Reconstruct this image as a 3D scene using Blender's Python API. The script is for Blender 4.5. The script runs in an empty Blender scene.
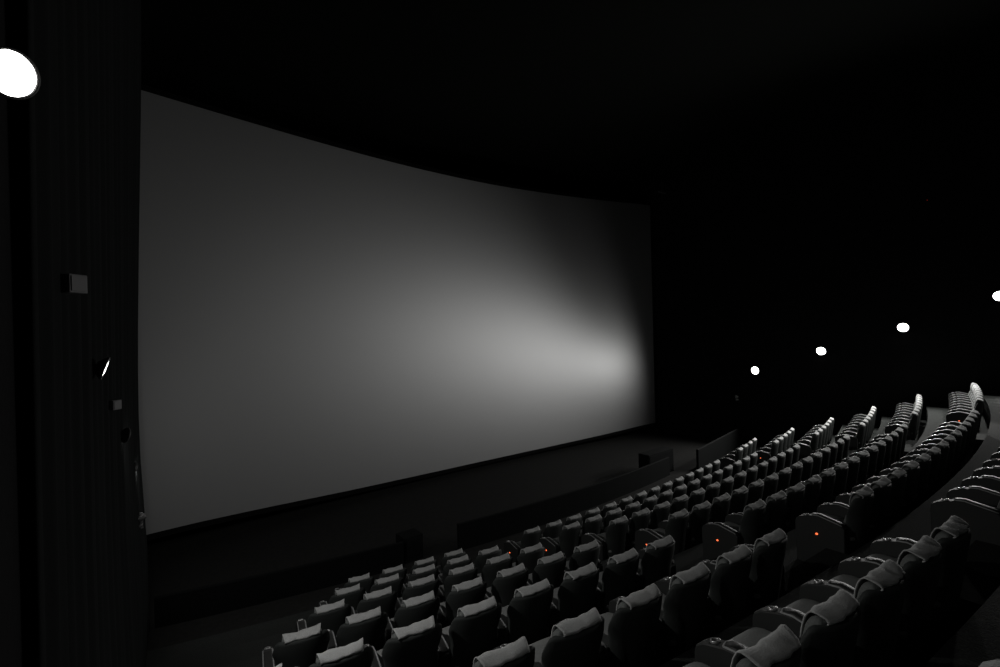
import bpy, bmesh, math, random
from mathutils import Vector, Matrix, noise
random.seed(7)
C = bpy.context.scene.collection
PI = math.pi
sin, cos = math.sin, math.cos

# ------------------------------------------------------------------ materials
def mat(name, col, rough=0.6, metal=0.0, emit=None, estr=0.0, bump=0.0, bscale=40.0, var=0.0, spec=0.5):
    m = bpy.data.materials.new(name); m.use_nodes = True
    nt = m.node_tree; b = nt.nodes['Principled BSDF']
    b.inputs['Base Color'].default_value = (*col, 1)
    b.inputs['Roughness'].default_value = rough
    b.inputs['Metallic'].default_value = metal
    b.inputs['Specular IOR Level'].default_value = spec
    if emit:
        b.inputs['Emission Color'].default_value = (*emit, 1)
        b.inputs['Emission Strength'].default_value = estr
    if bump or var:
        tc = nt.nodes.new('ShaderNodeTexCoord'); n = nt.nodes.new('ShaderNodeTexNoise')
        n.inputs['Scale'].default_value = bscale; n.inputs['Detail'].default_value = 4
        nt.links.new(tc.outputs['Object'], n.inputs['Vector'])
        if bump:
            bp = nt.nodes.new('ShaderNodeBump'); bp.inputs['Strength'].default_value = bump
            bp.inputs['Distance'].default_value = 0.01
            nt.links.new(n.outputs['Fac'], bp.inputs['Height']); nt.links.new(bp.outputs['Normal'], b.inputs['Normal'])
        if var:
            r = nt.nodes.new('ShaderNodeValToRGB')
            r.color_ramp.elements[0].position = 0.3; r.color_ramp.elements[1].position = 0.7
            r.color_ramp.elements[0].color = (*[c*(1-var) for c in col], 1)
            r.color_ramp.elements[1].color = (*[min(1, c*(1+var)) for c in col], 1)
            nt.links.new(n.outputs['Fac'], r.inputs['Fac']); nt.links.new(r.outputs['Color'], b.inputs['Base Color'])
    return m

M_shell = mat('seat_leather', (0.05, 0.055, 0.053), 0.65, bump=0.25, bscale=60, spec=0.2)
M_cush = mat('seat_cushion_fabric', (0.16, 0.17, 0.165), 0.75, bump=0.3, bscale=90, var=0.15)
M_seatc = mat('seat_cushion_cloth', (0.34, 0.35, 0.345), 0.8, bump=0.3, bscale=90, var=0.12, spec=0.2)
M_cover = mat('headrest_cloth', (0.58, 0.59, 0.585), 0.9, bump=0.4, bscale=120, var=0.12, spec=0.2)
M_panel = mat('armrest_panel', (0.026, 0.028, 0.027), 0.6, bump=0.2, bscale=80)
M_pad = mat('armrest_pad', (0.035, 0.036, 0.035), 0.5, bump=0.2, bscale=70)
M_trim = mat('pale_piping', (0.42, 0.43, 0.43), 0.5)
M_ring = mat('cup_ring', (0.5, 0.5, 0.5), 0.3, metal=0.6)
M_red = mat('aisle_lens', (0.3, 0.03, 0.01), 0.4, emit=(1.0, 0.16, 0.05), estr=2.4)
M_carpet = mat('carpet', (0.042, 0.045, 0.043), 0.95, bump=0.5, bscale=60, var=0.3, spec=0.1)
M_stage = mat('stage_floor', (0.026, 0.026, 0.025), 0.85, bump=0.2, bscale=8, var=0.15, spec=0.1)
M_wall = mat('acoustic_wall', (0.010, 0.010, 0.0105), 0.9, bump=0.3, bscale=20, spec=0.1)
M_drape = mat('black_drape', (0.010, 0.011, 0.011), 0.95, bump=0.2, bscale=50, spec=0.1)
M_ceil = mat('black_ceiling', (0.006, 0.007, 0.006), 0.95, bump=0.2, bscale=10, spec=0.05)
M_parapet = mat('parapet_panel', (0.0085, 0.0093, 0.0093), 0.85, bump=0.2, bscale=15, spec=0.08)
M_black = mat('matt_black', (0.004, 0.004, 0.004), 0.9, spec=0.1)
M_house = mat('lamp_housing', (0.06, 0.06, 0.06), 0.5)
M_lens = mat('lamp_lens', (0.9, 0.9, 0.9), 0.3, emit=(1.0, 0.985, 0.96), estr=14)
M_box = mat('grey_box', (0.14, 0.14, 0.145), 0.6, bump=0.1)

def screen_mat():
    m = bpy.data.materials.new('silver_screen'); m.use_nodes = True
    nt = m.node_tree; nt.nodes.clear()
    out = nt.nodes.new('ShaderNodeOutputMaterial')
    d = nt.nodes.new('ShaderNodeBsdfDiffuse'); g = nt.nodes.new('ShaderNodeBsdfAnisotropic')
    mx = nt.nodes.new('ShaderNodeMixShader'); mx.inputs[0].default_value = 0.82
    d.inputs['Color'].default_value = (0.5, 0.505, 0.51, 1)
    g.inputs['Color'].default_value = (0.5, 0.505, 0.51, 1); g.distribution = 'GGX'; g.inputs['Roughness'].default_value = 0.50
    tc = nt.nodes.new('ShaderNodeTexCoord'); n = nt.nodes.new('ShaderNodeTexNoise'); n.inputs['Scale'].default_value = 300
    bp = nt.nodes.new('ShaderNodeBump'); bp.inputs['Strength'].default_value = 0.05
    nt.links.new(tc.outputs['Object'], n.inputs['Vector']); nt.links.new(n.outputs['Fac'], bp.inputs['Height'])
    nt.links.new(bp.outputs['Normal'], d.inputs['Normal'])
    nt.links.new(d.outputs[0], mx.inputs[1]); nt.links.new(g.outputs[0], mx.inputs[2]); nt.links.new(mx.outputs[0], out.inputs[0])
    return m
M_screen = screen_mat()

# ------------------------------------------------------------------ helpers
def obj(name, bm, m, parent=None, smooth=False, loc=None):
    bmesh.ops.recalc_face_normals(bm, faces=bm.faces)
    me = bpy.data.meshes.new(name); bm.to_mesh(me); bm.free()
    if smooth:
        for p in me.polygons: p.use_smooth = True
    me.materials.append(m)
    o = bpy.data.objects.new(name, me); C.objects.link(o)
    if parent is not None: o.parent = parent
    if loc is not None: o.location = loc
    return o
def tag(o, label, cat, group=None, kind=None):
    if label: o['label'] = label
    if cat: o['category'] = cat
    if group: o['group'] = group
    if kind: o['kind'] = kind
    return o
def struct(name, bm, m, smooth=False, parent=None):
    o = obj(name, bm, m, parent, smooth); 
    if parent is None: o['kind'] = 'structure'
    return o
def sharpen(o, ang=0.6):
    me = o.data; bm = bmesh.new(); bm.from_mesh(me)
    for e in bm.edges:
        e.smooth = not (len(e.link_faces) == 2 and e.calc_face_angle(0) > ang)
    bm.to_mesh(me); bm.free()
def empty(name, loc, rz=0):
    o = bpy.data.objects.new(name, None); C.objects.link(o); o.empty_display_size = .1
    o.location = loc; o.rotation_euler = (0, 0, rz); return o
def loft(bm, rings, closed=True, caps=True):
    """rings: list of lists of points of equal length; closed rings"""
    vs = [[bm.verts.new(p) for p in r] for r in rings]
    n = len(vs[0])
    for a, b in zip(vs, vs[1:]):
        for i in range(n if closed else n-1):
            bm.faces.new((a[i], a[(i+1) % n], b[(i+1) % n], b[i]))
    if caps and closed:
        bm.faces.new(vs[0]); bm.faces.new(list(reversed(vs[-1])))
    return vs
def box(bm, x0, x1, y0, y1, z0, z1, bev=0.0):
    r = bmesh.ops.create_cube(bm, size=1)
    for v in r['verts']:
        v.co = Vector(((x0+x1)/2+v.co.x*(x1-x0), (y0+y1)/2+v.co.y*(y1-y0), (z0+z1)/2+v.co.z*(z1-z0)))
    if bev:
        es = {e for v in r['verts'] for e in v.link_edges}
        bmesh.ops.bevel(bm, geom=list(es), offset=bev, segments=3, affect='EDGES', profile=0.6)
def tube(bm, pts, r, n=8):
    rings = []
    for i, p in enumerate(pts):
        p = Vector(p); a = Vector(pts[max(0, i-1)]); b = Vector(pts[min(len(pts)-1, i+1)])
        d = (b-a).normalized(); u = d.orthogonal().normalized() if abs(d.x) > .9 else d.cross(Vector((1, 0, 0))).normalized()
        w = d.cross(u).normalized()
        rings.append([p+u*r*cos(2*PI*k/n)+w*r*sin(2*PI*k/n) for k in range(n)])
    loft(bm, rings)

# ------------------------------------------------------------------ geometry of the hall (metres, camera at the origin)
CX = 12.617
ROW = {1: (8.720, -4.874, 47.35), 2: (7.409, -4.370, 51.04), 3: (6.090, -3.871, 54.06), 4: (4.727, -3.368, 56.07),
       5: (3.378, -2.854, 59.93), 6: (1.955, -2.304, 68.69), 7: (0.462, -1.717, 72.74), 8: (-0.95, -1.13, 74.0)}
GAP = {1: 2.163, 2: 2.179, 3: 2.221, 4: 2.283, 5: 2.338, 6: 2.427, 7: 2.55, 8: 2.6}
GR = 0.338
PITCH = 0.70
HEAD = 1.08
NC = 14
NL = {1: 4, 2: 5, 3: 6, 4: 7, 5: 8, 6: 8, 7: 8, 8: 8}
def row_point(k, s, dy=-0.08):
    y0, z, R = ROW[k]; a = s/R; r = R-dy      # dy > 0 is towards the screen
    return CX+r*sin(a), y0+R-r*cos(a), z-HEAD, a
def wallx(y, side): # inner face of side walls
    xl = -0.5+0.064*y
    return xl if side < 0 else 2*CX-xl

# ------------------------------------------------------------------ recliner seat
SD = 0.215                        # how far the wings come forward
def shell_curve(t, z):            # outer (rear) surface, t in -1..1
    ang = t*1.38
    u = min(1, max(0, (z-0.71)/0.18)); w = 0.278+0.048*u*u*(3-2*u)
    lean = 0.15*(1-z/1.06)
    return Vector((w*sin(ang)/sin(1.38), lean+SD*(1-cos(ang)), z)), Vector((sin(ang), -cos(ang), 0))
def shell_top(t):
    return 1.035-0.02*abs(t)**2-0.20*max(0, (abs(t)-0.72)/0.28)**1.5
def make_shell():
    bm = bmesh.new(); rings = []
    N = 26
    for i in range(N+1):
        t = -1+2*i/N; zt = shell_top(t); th = 0.075-0.02*abs(t)
        prof = []
        zs = [0.16, 0.3, 0.5, 0.70, 0.76, 0.82, 0.88, zt-0.035]
        zs = [min(z, zt-0.035) for z in zs]
        for z in zs: prof.append((0.0, z))
        for k in range(1, 6):
            a = PI*k/6; prof.append((th/2-th/2*cos(a), zt-0.035+0.035*sin(a)))
        for z in reversed(zs): prof.append((th, z))
        ring = []
        for o, z in prof:
            p, n = shell_curve(t, z); ring.append(p-n*o)
        rings.append(ring)
    loft(bm, rings)
    return bm
def cushion_block(bm, w, prof, bulge=0.012, nx=8):
    """prof: closed (y,z) outline, extruded over width w with rounded sides"""
    cy = sum(p[0] for p in prof)/len(prof); cz = sum(p[1] for p in prof)/len(prof)
    rings = []
    xs = [-1, -0.97, -0.88, -0.6, -0.3, 0, 0.3, 0.6, 0.88, 0.97, 1]
    sc = [0.80, 0.90, 0.97, 0.995, 1, 1, 1, 0.995, 0.97, 0.90, 0.80]
    for x, s in zip(xs, sc):
        rings.append([(x*w/2, cy+(y-cy)*s, cz+(z-cz)*s) for y, z in prof])
    loft(bm, rings)
def smooth_prof(pts, it=2):
    for _ in range(it):
        q = []
        for i in range(len(pts)):
            a = pts[i]; b = pts[(i+1) % len(pts)]
            q += [(a[0]*.75+b[0]*.25, a[1]*.75+b[1]*.25), (a[0]*.25+b[0]*.75, a[1]*.25+b[1]*.75)]
        pts = q
    return pts
def make_backrest():
    bm = bmesh.new()
    cushion_block(bm, 0.46, smooth_prof([(0.20, 0.36), (0.33, 0.38), (0.31, 0.55), (0.27, 0.70), (0.235, 0.80), (0.15, 0.80)]))
    cushion_block(bm, 0.425, smooth_prof([(0.14, 0.805), (0.24, 0.80), (0.205, 0.90), (0.178, 1.02), (0.13, 1.066), (0.06, 1.04)]))
    return bm
def make_seat_cushion():
    bm = bmesh.new()
    cushion_block(bm, 0.50, smooth_prof([(0.14, 0.38), (0.76, 0.36), (0.83, 0.45), (0.78, 0.545), (0.62, 0.565), (0.14, 0.52)]))
    return bm
def make_footrest():
    bm = bmesh.new()
    cushion_block(bm, 0.48, smooth_prof([(0.68, 0.05), (0.745, 0.05), (0.765, 0.30), (0.70, 0.31)], 1))
    return bm
def make_base():
    bm = bmesh.new(); box(bm, -0.25, 0.25, 0.18, 0.68, 0.0, 0.37, 0.01); return bm
def make_cover(seed):
    rnd = random.Random(seed); ph = rnd.uniform(0, 6); fl = rnd.uniform(0.7, 1.3)
    prof = [(0.046, 1.022), (0.034, 1.034), (0.026, 1.047), (0.040, 1.058), (0.07, 1.068), (0.10, 1.076), (0.135, 1.080),
            (0.165, 1.068), (0.188, 1.03), (0.202, 0.98), (0.210, 0.93), (0.212, 0.89)]
    bm = bmesh.new(); N = 16; W = 0.192; g = []
    for j, (y, z) in enumerate(prof):
        row = []
        for i in range(N+1):
            u = -1+2*i/N; x = (W-0.016+0.030*min(1, j/6))*u
            yb = SD*(1-cos(math.asin(min(1, abs(x)/0.328*sin(1.38)))))
            f = max(0, 1-j/7)
            bend = yb*f
            lift = (0.015 if u > 0 else 0.006)*fl*abs(u)**3*(.25, .3, .4, .5, .7, .9, 1.1, 1, .6, .4, .3, .2)[j]
            wob = 0.004*sin(7*u+ph+j*.5)+0.003*sin(13*u+2*ph)+0.005*sin(4*u-j*.6+ph)
            edge = -0.018*fl*abs(u)**4 if j < 2 else 0
            row.append(bm.verts.new((x+edge*u*-0.4, y+bend+(wob+edge if j < 3 else wob*.5), z+lift+wob*(.6 if 3 <= j <= 7 else 0))))
        g.append(row)
    for a, b in zip(g, g[1:]):
        for i in range(N): bm.faces.new((a[i], a[i+1], b[i+1], b[i]))
    bmesh.ops.recalc_face_normals(bm, faces=bm.faces)
    # give the cloth real thickness
    r = bmesh.ops.solidify(bm, geom=bm.faces[:], thickness=0.007)
    return bm
ARM_PROF = [(0.16, 0.0), (0.16, 0.60), (0.20, 0.645), (0.48, 0.70), (0.56, 0.69), (0.72, 0.64), (0.77, 0.60), (0.785, 0.54), (0.77, 0.0)]
def make_arm_panel():
    bm = bmesh.new(); w = 0.058
    rings = []
    for x, s in ((-w, 0), (-w+.008, 1), (w-.008, 1), (w, 0)):
        d = 0.0 if s else 0.008
        rings.append([(x, y+(d if y < .4 else -d), max(0, z-d)) for y, z in ARM_PROF])
    loft(bm, rings); return bm
def make_arm_pad():
    bm = bmesh.new()
    rings = []
    path = [(0.18, 0.640), (0.24, 0.668), (0.48, 0.716), (0.555, 0.706)]
    for y, z in path:
        ring = []
        for k in range(12):
            a = 2*PI*k/12; ca, sa = cos(a), sin(a)
            ring.append((0.046*math.copysign(abs(ca)**.6, ca), y, z-0.010+0.018*math.copysign(abs(sa)**.6, sa)))
        rings.append(ring)
    loft(bm, rings); return bm
def make_arm_trim():
    bm = bmesh.new()
    for sx in (-1, 1):
        tube(bm, [(sx*0.053, 0.19, 0.648), (sx*0.053, 0.30, 0.672), (sx*0.053, 0.48, 0.708), (sx*0.053, 0.56, 0.698)], 0.0075, 6)
    tube(bm, [(-0.053, 0.56, 0.698), (0, 0.575, 0.70), (0.053, 0.56, 0.698)], 0.0075, 6)
    return bm
def make_cup():
    bm = bmesh.new(); rings = []
    for r, z in ((0.024, 0.60), (0.024, 0.662), (0.027, 0.670), (0.034, 0.668), (0.035, 0.655), (0.035, 0.60)):
        rings.append([(r*cos(2*PI*k/16), 0.655+r*sin(2*PI*k/16), z-0.26*(r*sin(2*PI*k/16))+0.008) for k in range(16)])
    loft(bm, rings); return bm
def make_lens():
    bm = bmesh.new(); rings = []
    for r, x in ((0.0165, 0), (0.0165, -0.008), (0.010, -0.013)):
        rings.append([(-0.056+x, 0.50+r*cos(2*PI*k/12), 0.45+r*.8*sin(2*PI*k/12)) for k in range(12)])
    loft(bm, rings); return bm

proto = []      # (name, mesh object, sub-parts)
def add_proto():
    root = empty('recliner_seat', (0, 0, -50))
    obj('back_shell', make_shell(), M_shell, root, True)
    bk = obj('backrest', make_backrest(), M_cush, root, True)
    cv = obj('headrest_cover', make_cover(1), M_cover, bk, True)
    obj('seat_cushion', make_seat_cushion(), M_seatc, root, True)
    obj('footrest', make_footrest(), M_pad, root, True)
    obj('seat_base', make_base(), M_panel, root)
    am = obj('armrest', make_arm_panel(), M_panel, root, False, (-PITCH/2, 0.04, 0))
    obj('armrest_pad', make_arm_pad(), M_pad, am, True)
    obj('piping', make_arm_trim(), M_trim, am, True)
    obj('cup_holder', make_cup(), M_ring, am, True)
    return root
seat0 = add_proto()
lens0 = None
covers = [next(c for b in seat0.children for c in b.children if c.name.startswith('headrest_cover')).data]
for sd in (2, 3, 4, 5):
    bm = make_cover(sd); bmesh.ops.recalc_face_normals(bm, faces=bm.faces)
    me = bpy.data.meshes.new('headrest_cover'); bm.to_mesh(me); bm.free()
    for p in me.polygons: p.use_smooth = True
    me.materials.append(M_cover); covers.append(me)
lens_me = None
used = []
def seat(x, y, z, rz, end=None, light=False, cover=True):
    """the first call moves the first seat itself, later calls copy it with its parts"""
    global lens_me
    if not used:
        r = seat0; kids = [(c, list(c.children)) for c in seat0.children]
        pairs = [(c, g) for c, g in kids]
    else:
        r = seat0.copy(); C.objects.link(r)
        pairs = []
        for ch in TEMPLATE:
            c = ch[0].copy(); C.objects.link(c); c.parent = r
            subs = []
            for g in ch[1]:
                d = g.copy(); C.objects.link(d); d.parent = c; subs.append(d)
            pairs.append((c, subs))
    if not used: TEMPLATE.extend([(c, list(g)) for c, g in pairs])
    used.append(r)
    r.location = (x, y, z); r.rotation_euler = (0, 0, rz)
    for c, subs in pairs:
        if c.name.startswith('backrest'):
            subs[0].data = random.choice(covers) if len(used) > 1 else subs[0].data
            subs[0].rotation_euler = (random.uniform(-.006, .006), 0, random.uniform(-.012, .012))
        if c.name.startswith('armrest'): arm = (c, subs)
    if end:                                       # last seat of a block has a second armrest
        c = arm[0].copy(); C.objects.link(c); c.parent = r; c.location = (PITCH/2, 0.04, 0)
        for g in arm[1]:
            d = g.copy(); C.objects.link(d); d.parent = c
    if light:
        if lens_me is None:
            o = obj('aisle_light', make_lens(), M_red, arm[0], True); lens_me = o.data
            o['label'] = 'small glowing red aisle light'
            LENS.append(o)
        else:
            o = LENS[0].copy(); C.objects.link(o); o.parent = arm[0]
    return r
TEMPLATE = []; LENS = []
ORD = ['first', 'second', 'third', 'fourth', 'fifth', 'sixth', 'seventh', 'eighth', 'ninth', 'tenth', 'eleventh', 'twelfth', 'thirteenth', 'fourteenth']
ROWN = {1: 'front row', 2: 'second row', 3: 'third row', 4: 'fourth row', 5: 'fifth row', 6: 'sixth row', 7: 'seventh row', 8: 'nearest row'}
for k in range(1, 9):
    h = (NC-1)/2*PITCH
    # left block, counted from the near wall towards the aisle
    n = NL[k]
    for j in range(n-1, -1, -1):
        if k == 7 and j > 6: continue
        if k == 8 and j > 6: continue
        s = -(h+GAP[k]+j*PITCH); x, y, z, a = row_point(k, s)
        pos = 'at the aisle end' if j == 0 else ('at the near wall end' if j == n-1 else ORD[j]+' from the aisle')
        o = seat(x, y, z, a, end=(j == 0))
        tag(o, f'grey cloth-topped recliner, {ROWN[k]}, near left block, {pos}', 'seat', f'recliners in the {ROWN[k]} of the near left block')
    if k == 8: continue
    for j in range(NC):
        s = (j-(NC-1)/2)*PITCH; x, y, z, a = row_point(k, s)
        if k == 7 and j > 9: continue
        pos = 'at the near aisle end' if j == 0 else ('at the far aisle end' if j == NC-1 else ORD[j]+' from the near aisle')
        o = seat(x, y, z, a, end=(j == NC-1), light=(j == 0))
        extra = ' with red light' if j == 0 else ''
        tag(o, f'dark recliner{extra}, {ROWN[k]}, long middle block, {pos}', 'seat', f'recliners in the {ROWN[k]} of the middle block')
    if k == 7: continue
    for j in range(n):
        s = h+GAP[k]+GR+j*PITCH; x, y, z, a = row_point(k, s)
        pos = 'at the aisle end' if j == 0 else ('at the far wall end' if j == n-1 else ORD[j]+' from the aisle')
        o = seat(x, y, z, a, end=(j == n-1), light=(j == 0 and k in (2, 4, 6)))
        tag(o, f'recliner with bright headrest, {ROWN[k]}, far right block, {pos}', 'seat', f'recliners in the {ROWN[k]} of the far right block')

# ------------------------------------------------------------------ stepped floor
BACK = 0.20       # the riser stands this far behind a row
rows = dict(ROW)
for k in range(9, 13):
    y, z, R = rows[k-1]; rows[k] = (y-1.5, z+0.60, R+1.5)
def arc_pts(y0, R, n=40, x0=-3.0, x1=28.3):
    out = []
    for i in range(n+1):
        x = x0+(x1-x0)*i/n; a = math.asin((x-CX)/R); out.append((x, y0+R*(1-cos(a))))
    return out
def clip(pts):   # keep the part of an arc between the side walls
    res = []
    y_mid = pts[len(pts)//2][1]
    # left intersection
    def cross(seq, side):
        for p, q in zip(seq, seq[1:]):
            fp = p[0]-wallx(p[1], side); fq = q[0]-wallx(q[1], side)
            if fp*fq <= 0:
                t = fp/(fp-fq); return (p[0]+(q[0]-p[0])*t, p[1]+(q[1]-p[1])*t)
    l = cross(pts, -1); r = cross(list(reversed(pts)), 1)
    mid = [p for p in pts if l[0] < p[0] < r[0]]
    return [l]+mid+[r]
ZF = -4.874-HEAD               # flat floor in front of the first row
def back_edge(k):
    y, z, R = rows[k]; return clip(arc_pts(y-BACK, R))
for k in range(1, 13):
    bm = bmesh.new(); z = rows[k][1]-HEAD
    near = back_edge(k)
    if k == 1: far = clip(arc_pts(rows[1][0]+1.35, rows[1][2]))
    else: far = back_edge(k-1)
    zb = ZF-0.6
    n = max(len(near), len(far))
    def resample(p, n):
        L = [0]
        for a, b in zip(p, p[1:]): L.append(L[-1]+math.hypot(b[0]-a[0], b[1]-a[1]))
        out = []
        for i in range(n):
            d = L[-1]*i/(n-1); j = 0
            while j < len(L)-2 and L[j+1] < d: j += 1
            t = (d-L[j])/(L[j+1]-L[j]); out.append((p[j][0]+(p[j+1][0]-p[j][0])*t, p[j][1]+(p[j+1][1]-p[j][1])*t))
        return out
    A = resample(near, 41); B = resample(far, 41)
    rings = [[(a[0], a[1], z), (b[0], b[1], z), (b[0], b[1], zb), (a[0], a[1], zb)] for a, b in zip(A, B)]
    loft(bm, rings)
    struct('floor', bm, M_carpet)
bm = bmesh.new(); box(bm, -1.5, 27, 9.2, 20.5, ZF-0.9, ZF-0.06)
struct('floor', bm, M_stage)
# aisle half steps
def aisle_steps(sign):
    for k in range(2, 9):
        bm = bmesh.new()
        z = rows[k][1]-HEAD; zl = rows[k-1][1]-HEAD; R = rows[k-1][2]
        h = (NC-1)/2*PITCH+PITCH/2+0.07
        g = GAP[k-1]-PITCH-0.14+(GR if sign > 0 else 0)
        ring = []
        for dy, zz in ((-BACK, zl), (-BACK, (z+zl)/2), (0.34, (z+zl)/2), (0.34, zl)):
            ring.append((dy, zz))
        rr = []
        for i in range(5):
            s = sign*(h+g*i/4); y0, _, R = rows[k-1]; a = s/R
            rr.append([(CX+(R-dy)*sin(a), y0+R-(R-dy)*cos(a), zz) for dy, zz in ring])
        loft(bm, rr)
        struct('floor', bm, M_carpet)
aisle_steps(-1); aisle_steps(1)

# ------------------------------------------------------------------ walls, ceiling
ZT = 8.4; ZB = ZF-0.9; YB = -7.4; YF = 20.5
def wall_slab(name, side, m):
    bm = bmesh.new(); t = 0.3*side
    p = [(wallx(YB, side), YB), (wallx(YF, side), YF)]
    r0 = [(p[0][0], YB, ZB), (p[0][0], YB, ZT), (p[0][0]+t, YB, ZT), (p[0][0]+t, YB, ZB)]
    r1 = [(p[1][0], YF, ZB), (p[1][0], YF, ZT), (p[1][0]+t, YF, ZT), (p[1][0]+t, YF, ZB)]
    loft(bm, [r0, r1]); return struct(name, bm, m)
wall_slab('wall_left', -1, M_wall); wall_slab('wall_right', 1, M_wall)
bm = bmesh.new(); box(bm, -2.0, 27.5, YF, YF+.3, ZB, ZT); struct('wall_front', bm, M_wall)
bm = bmesh.new(); box(bm, -2.0, 27.5, YB-.3, YB, ZB, ZT); struct('wall_back', bm, M_wall)
bm = bmesh.new(); box(bm, -2.0, 27.5, YB-.3, YF+.3, ZT, ZT+.3); struct('ceiling', bm, M_ceil)

# ------------------------------------------------------------------ screen
YS = 16.335; SAG = 1.2; W2 = 11.81; XL = 0.56
def arc_y(x): return YS+SAG*(1-((x-CX)/W2)**2)
TOP = [(0.0, 6.86), (0.1, 6.86), (0.25, 6.82), (0.4, 6.78), (0.55, 6.80), (0.7, 6.90), (0.85, 7.02), (1.0, 7.14)]
BOT = [(0.0, -5.18), (0.1, -5.32), (0.25, -5.56), (0.4, -5.68), (0.55, -5.72), (0.7, -5.70), (0.85, -5.60), (1.0, -5.37)]
def interp(T, t):
    for (a, va), (b, vb) in zip(T, T[1:]):
        if t <= b+1e-9:
            u = (t-a)/(b-a); return va+(vb-va)*u
    return T[-1][1]
def smooth_interp(T, t):
    return sum(interp(T, min(1, max(0, t+d))) for d in (-.05, -.025, 0, .025, .05))/5
screen = empty('cinema_screen', (CX, arc_y(CX), -5.7))
tag(screen, 'huge pale grey curved cinema screen filling the front wall', 'screen')
bm = bmesh.new(); N = 60; NV = 24; g = []
for i in range(N+1):
    t = i/N; col = []
    for j in range(NV+1):
        v = j/NV
        xl = XL; x = xl+(CX+W2-xl)*t; y = arc_y(x)
        zt = smooth_interp(TOP, t); zb = smooth_interp(BOT, t)
        col.append((x-CX, y-arc_y(CX), zb+(zt-zb)*v+5.7))
    g.append(col)
front = [[bm.verts.new(p) for p in c] for c in g]
back = [[bm.verts.new((p[0], p[1]+.02, p[2])) for p in c] for c in g]
for i in range(N):
    for j in range(NV):
        bm.faces.new((front[i][j], front[i+1][j], front[i+1][j+1], front[i][j+1]))
        bm.faces.new((back[i][j], back[i][j+1], back[i+1][j+1], back[i+1][j]))
for i in range(N):
    for j in (0, NV): bm.faces.new((front[i][j], front[i+1][j], back[i+1][j], back[i][j]))
for j in range(NV):
    for i in (0, N): bm.faces.new((front[i][j], front[i][j+1], back[i][j+1], back[i][j]))
so = obj('screen_surface', bm, M_screen, screen, True)
for p in so.data.polygons:
    if abs(p.normal.x) > .7 or abs(p.normal.z) > .7: p.use_smooth = False
sharpen(so)
# frame behind and around the screen
bm = bmesh.new()
def frame_run(idx_t, at_top):
    rr = []
    for i in range(N+1):
        p = g[i][NV if at_top else 0]; s = 1 if at_top else -1; h = .16
        z0 = p[2]+0.004*s; z1 = p[2]+h*s
        rr.append([(p[0], p[1]-.02, z0), (p[0], p[1]-.02, z1), (p[0], p[1]+.12, z1), (p[0], p[1]+.12, z0)])
    loft(bm, rr)
frame_run(0, True); frame_run(0, False)
for i, s in ((0, -1), (N, 1)):
    rr = []
    for j in range(NV+1):
        p = g[i][j]
        rr.append([(p[0]+.004*s, p[1]-.02, p[2]), (p[0]+.16*s, p[1]-.02, p[2]), (p[0]+.16*s, p[1]+.12, p[2]), (p[0]+.004*s, p[1]+.12, p[2])])
    loft(bm, rr)
obj('screen_frame', bm, M_black, screen)

# ------------------------------------------------------------------ drapes
NQ = 16
def drape(name, pts, z0, z1, nf, amp, label, off=None):
    """pts: polyline in plan; folds run vertically"""
    bm = bmesh.new(); L = [0]
    for a, b in zip(pts, pts[1:]): L.append(L[-1]+math.hypot(b[0]-a[0], b[1]-a[1]))
    n = int(nf*10); cols = []
    ph = random.uniform(0, 6)
    for i in range(n+1):
        d = L[-1]*i/n; j = 0
        while j < len(L)-2 and L[j+1] < d: j += 1
        t = (d-L[j])/(L[j+1]-L[j]); a, b = pts[j], pts[j+1]
        tx, ty = (b[0]-a[0])/(L[j+1]-L[j]), (b[1]-a[1])/(L[j+1]-L[j])
        nx, ny = ty, -tx
        col = []
        for q in range(NQ+1):
            v = q/NQ
            w = amp*(0.6+.4*sin(i*.37+ph))*sin(2*PI*i/10+0.5*sin(i*.11+v))+(off(z0+(z1-z0)*v)*(.25+.75*(d/L[-1])**1.5) if off else 0)
            col.append((a[0]+(b[0]-a[0])*t+nx*w, a[1]+(b[1]-a[1])*t+ny*w, z0+(z1-z0)*v))
        cols.append(col)
    f = [[bm.verts.new(p) for p in c] for c in cols]
    bk = []
    nx, ny = (pts[-1][1]-pts[0][1])/L[-1], -(pts[-1][0]-pts[0][0])/L[-1]
    bk = [[bm.verts.new((p[0]-nx*.012, p[1]-ny*.012, p[2])) for p in c] for c in cols]
    for i in range(n):
        for q in range(NQ):
            bm.faces.new((f[i][q], f[i+1][q], f[i+1][q+1], f[i][q+1]))
            bm.faces.new((bk[i][q], bk[i][q+1], bk[i+1][q+1], bk[i+1][q]))
        for q in (0, NQ): bm.faces.new((f[i][q], f[i+1][q], bk[i+1][q], bk[i][q]))
    for q in range(NQ):
        for i in (0, n): bm.faces.new((f[i][q], f[i][q+1], bk[i][q+1], bk[i][q]))
    o = obj(name, bm, M_drape, None, True); tag(o, label, 'curtain'); return o
def wl(y, d=0.05, side=-1): return (wallx(y, side)-side*d, y)
def bulge(z):      # the drape hangs fuller towards the floor
    T = [(-6.5, .22), (-3.9, .235), (-2.7, .165), (-1.2, .145), (0.25, .175), (1.9, .225), (5.3, .34), (8.5, .40)]
    for (a, va), (b, vb) in zip(T, T[1:]):
        if z <= b: return va+(vb-va)*max(0, (z-a)/(b-a))-.05
    return T[-1][1]-.05
drape('wall_drape', [wl(2.9, .03), wl(12.5, .03)], ZF+0.05, ZT-.2, 34, 0.025, 'long black pleated drape covering the left wall beside the screen', bulge)
drape('side_drape', [(CX+W2+.22, YS-.1), (CX+W2+.62, YS-.9)], ZF, ZT-.5, 6, 0.04, 'narrow black drape hanging right of the screen')

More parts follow.
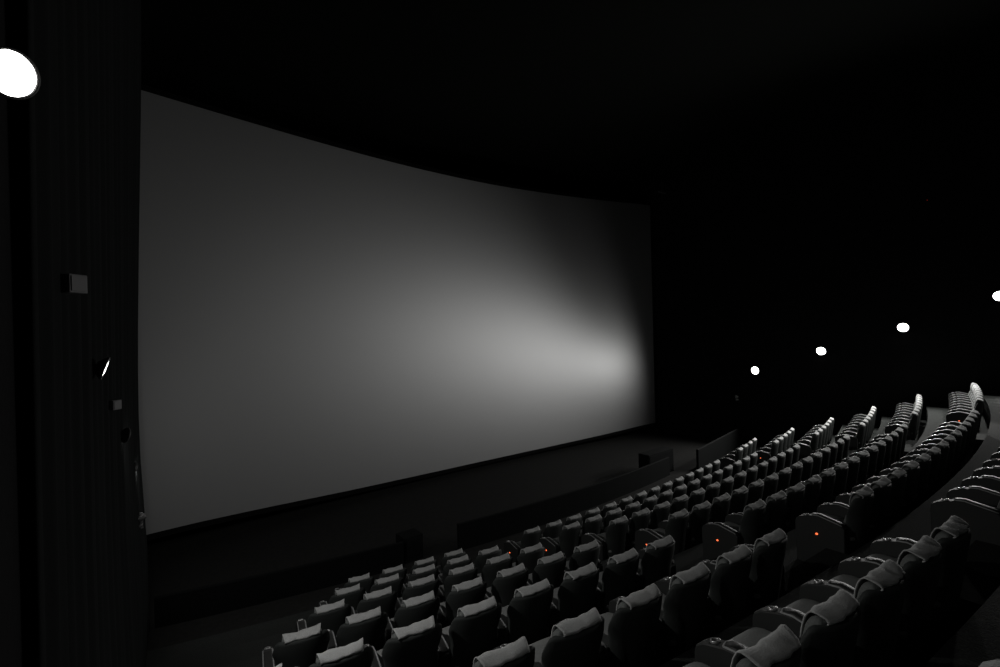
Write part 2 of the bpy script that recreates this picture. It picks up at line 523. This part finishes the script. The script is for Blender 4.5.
# ------------------------------------------------------------------ parapet in front of the seats
PY, PR = 11.03, 47.0
def parapet(name, x0, x1, ztop, label, m=M_parapet, yf=None):
    bm = bmesh.new(); rr = []; n = 14; t = .10
    for i in range(n+1):
        x = x0+(x1-x0)*i/n; a = math.asin((x-CX)/PR); y = yf(x) if yf else PY+PR*(1-cos(a))
        rr.append([(x, y, ZF-.06), (x, y, ztop-.02), (x-.01*0, y+.02, ztop), (x, y+t-.02, ztop), (x, y+t, ztop-.02), (x, y+t, ZF-.06)])
    loft(bm, rr); o = obj(name, bm, m); tag(o, label, 'low wall'); return o
def py(x): return PY+PR*(1-cos(math.asin((x-CX)/PR)))
parapet('low_wall', wallx(12.3, -1)+.34, 5.86, -5.37, 'low dark wall in front of the near left seat block')
parapet('low_wall', 7.45, 17.85, -5.27, 'long low dark wall in front of the middle seat block')
parapet('low_wall', 19.15, wallx(11.7, 1)-.06, -5.1, 'low wall in front of the far right seat block, catching faint light', M_parapet, lambda x: 10.78+(x-19.15)*.155)
def cabinet(x0, x1, zt, label):
    y = max(py(x0), py(x1))+.14
    bm = bmesh.new(); box(bm, x0, x1, y, y+.5, ZF-.06, zt, .01)
    o = obj('equipment_cabinet', bm, M_parapet); tag(o, label, 'cabinet')
    bm = bmesh.new(); box(bm, x0+.05, x1-.05, y-.015, y+.01, ZF+.05, zt-.06, .005); obj('door', bm, M_parapet, o)
cabinet(16.75, 18.5, -5.06, 'dark low cabinet standing behind the long low wall, far right end')
cabinet(5.95, 6.5, -5.36, 'small dark cabinet at the gap between the left and middle low walls')

# ------------------------------------------------------------------ wall lamps
def lamp_head(name_label, loc, aim, r, group, lit=True, power=60, angle=110, blend=.6, lens_e=None, depth=.05):
    """round wall light: mounting plate, housing with bezel, lens; aim = direction the lens faces"""
    d = Vector(aim).normalized(); q = d.to_track_quat('Z', 'Y')
    root = empty('wall_light', loc); root.rotation_mode = 'QUATERNION'; root.rotation_quaternion = q
    tag(root, name_label, 'wall light', group)
    bm = bmesh.new(); n = 28
    prof = [(r*.2, -depth-.13), (r*.2, -depth-.03), (r*.45, -depth-.03), (r*.85, -depth), (r*1.12, -.008), (r*1.12, .006), (r*1.01, .006), (r*1.01, -.012), (r*.4, -.014)]
    loft(bm, [[(a*cos(2*PI*k/n), a*sin(2*PI*k/n), b) for k in range(n)] for a, b in prof])
    obj('lamp_housing', bm, M_house, root, True)
    bm = bmesh.new()
    prof = [(r, -.010), (r, -.002), (r*.8, .004), (r*.4, .007), (r*.05, .008)]
    loft(bm, [[(a*cos(2*PI*k/n), a*sin(2*PI*k/n), b) for k in range(n)] for a, b in prof])
    o = obj('lens', bm, M_lens if lit else M_box, root, True)
    if lit and power:
        L = bpy.data.lights.new('wall_light_beam', 'SPOT'); L.energy = power; L.spot_size = math.radians(angle); L.spot_blend = blend
        L.shadow_soft_size = r*.8; L.color = (1, .985, .96)
        lo = bpy.data.objects.new('wall_light_beam', L); C.objects.link(lo)
        lo.location = Vector(loc)+d*0.03; lo.rotation_mode = 'QUATERNION'; lo.rotation_quaternion = (-d).to_track_quat('Z', 'Y')
    return root
def slide(side, y, z, out):
    return (wallx(y, side)-side*out, y, z)
RL = [(24.953, 10.948, -2.185), (25.135, 8.112, -1.189), (25.32, 5.208, -0.198), (25.499, 2.426, 0.886)]
names = ['bright round light on the right wall, lowest and nearest the screen', 'bright round light on the right wall, second from the screen',
         'bright round light on the right wall, third from the screen', 'bright round light on the right wall, cut by the frame edge']
POW = [700, 1200, 1450, 1500]
AIM = [((-1, .06, -.10), 158, .55), ((-1, -.1, -.36), 152, .6), ((-1, -.12, -.36), 154, .6), ((-1, -.15, -.36), 156, .7)]
for i, (p, nm) in enumerate(zip(RL, names)):
    q = p
    aim, ang, bl = AIM[i]
    lamp_head(nm, q, aim, 0.18, 'round lights along the right wall', True, POW[i], ang, bl)
# left wall: one turned to the room, one seen edge-on, two facing away
lamp_head('large dazzling white round light at the upper left, near the camera', (-.250, 2.42, .965), (.6, -.78, -.35), .076, 'round lights along the left wall', True, 38, 176, .6, depth=.04)
lamp_head('white round light on the left drape seen edge-on as a thin streak', (-.030, 5.10, -.205), (1, -0.035, -.36), .085, 'round lights along the left wall', True, 200, 160, .6, depth=.03)
lamp_head('dim round light on the left drape facing away, above the other dim one', (.145, 7.9, -1.19), (1, .45, -.3), .085, 'round lights along the left wall', True, 70, 150, .6, depth=.03)
lamp_head('dim round light on the left drape facing away, nearest the floor', (.30, 10.7, -2.20), (1, .45, -.3), .085, 'round lights along the left wall', True, 70, 150, .6, depth=.03)

# small square boxes on the left wall
def wbox(loc, h, label):
    root = empty('wall_box', loc, .75)
    tag(root, label, 'wall box')
    bm = bmesh.new(); box(bm, -h, h, -.03, .05, -h, h, .006); obj('case', bm, M_box, root)
    bm = bmesh.new(); box(bm, -h*.8, h*.8, -.034, -.028, -h*.8, h*.8, .002); obj('face_plate', bm, M_box, root)
wbox((-.145, 3.589, .333), .052, 'small dim grey box on the left wall below the dazzling light')
wbox((.034, 6.29, -.628), .048, 'tiny dark grey box on the left wall below the thin streak of light')

# twin glinting fixtures
def bracket(loc, side, label):
    root = empty('wall_fixture', loc); tag(root, label, 'wall fixture')
    for nm, dx, dz, r in (('head', 0.0, 0.07, .055), ('head', -.05, -.07, .05)):
        bm = bmesh.new()
        prof = [(.02, -.14), (r*.8, -.12), (r, -.02), (r, .0), (r*.85, .0), (r*.8, -.03), (.01, -.03)]
        loft(bm, [[(a*cos(2*PI*k/14), b, a*sin(2*PI*k/14)) for k in range(14)] for a, b in prof])
        o = obj(nm, bm, M_trim if side > 0 else M_house, root, True, (side*-.06+dx*side*-1, 0, dz)); o.rotation_euler = (0.2, 0, side*.9)
    bm = bmesh.new(); box(bm, -.03 if side < 0 else -.02, .14 if side < 0 else .03, -.03, .03, -.14, .14, .006)
    obj('back_plate', bm, M_box, root, False, (side*.0-(.1 if side < 0 else 0), 0, 0))
bracket((.37, 10.9, -3.20), -1, 'small pale twin-headed fixture at the lower left corner of the screen')
bracket((wallx(11.9, 1)-.06, 11.9, -3.62), 1, 'small pale twin-headed fixture low on the right wall, below the lights')

# pale sliver at the ceiling edge and the tiny red indicator
bm = bmesh.new(); box(bm, -.35, .35, -.05, .05, -.03, .03, .01)
o = obj('ceiling_fixture', bm, M_box, None, False, (24.2, 15.4, 7.6)); tag(o, 'thin pale fixture above the upper right corner of the screen', 'ceiling fixture')
bm = bmesh.new(); box(bm, -.02, .02, -.004, .004, -.4, .76-.0, .004); obj('hanger_rod', bm, M_box, o, False)
root = empty('sensor', (wallx(4.37, 1)-.02, 4.37, 4.83)); tag(root, 'tiny sensor with a red dot high on the right wall', 'sensor')
bm = bmesh.new(); box(bm, -.03, .03, -.06, .06, -.06, .06, .01); obj('case', bm, M_black, root)
bm = bmesh.new(); box(bm, -.05, -.03, -.012, .012, -.012, .012, .003); obj('red_indicator', bm, mat('dim_red', (.1, .01, .01), .5, emit=(1, .05, .03), estr=.3), root)

# ------------------------------------------------------------------ world, camera, view
w = bpy.data.worlds.new('hall_air'); w.use_nodes = True; bpy.context.scene.world = w
w.node_tree.nodes['Background'].inputs[0].default_value = (0, 0, 0, 1)
w.node_tree.nodes['Background'].inputs[1].default_value = 0

YAW, PIT, ROLL, F = 0.6766, -0.0011, -0.0256, 487.01
fw = Vector((sin(YAW)*cos(PIT), cos(YAW)*cos(PIT), sin(PIT))); rt = Vector((cos(YAW), -sin(YAW), 0)); up = rt.cross(fw)
r2 = rt*cos(ROLL)+up*sin(ROLL); u2 = -rt*sin(ROLL)+up*cos(ROLL)
cd = bpy.data.cameras.new('camera'); cam = bpy.data.objects.new('camera', cd); C.objects.link(cam)
cd.sensor_width = 36; cd.sensor_fit = 'HORIZONTAL'; cd.lens = F/1000*36; cd.clip_start = .05; cd.clip_end = 200
cam.matrix_world = Matrix(((r2.x, u2.x, -fw.x, 0), (r2.y, u2.y, -fw.y, 0), (r2.z, u2.z, -fw.z, 0), (0, 0, 0, 1)))
sc = bpy.context.scene; sc.camera = cam
sc.view_settings.view_transform = 'Standard'; sc.view_settings.look = 'None'
sc.view_settings.exposure = -0.4; sc.view_settings.gamma = 1; sc.view_settings.use_curve_mapping = False
sc.cycles.max_bounces = 5; sc.cycles.use_denoising = True
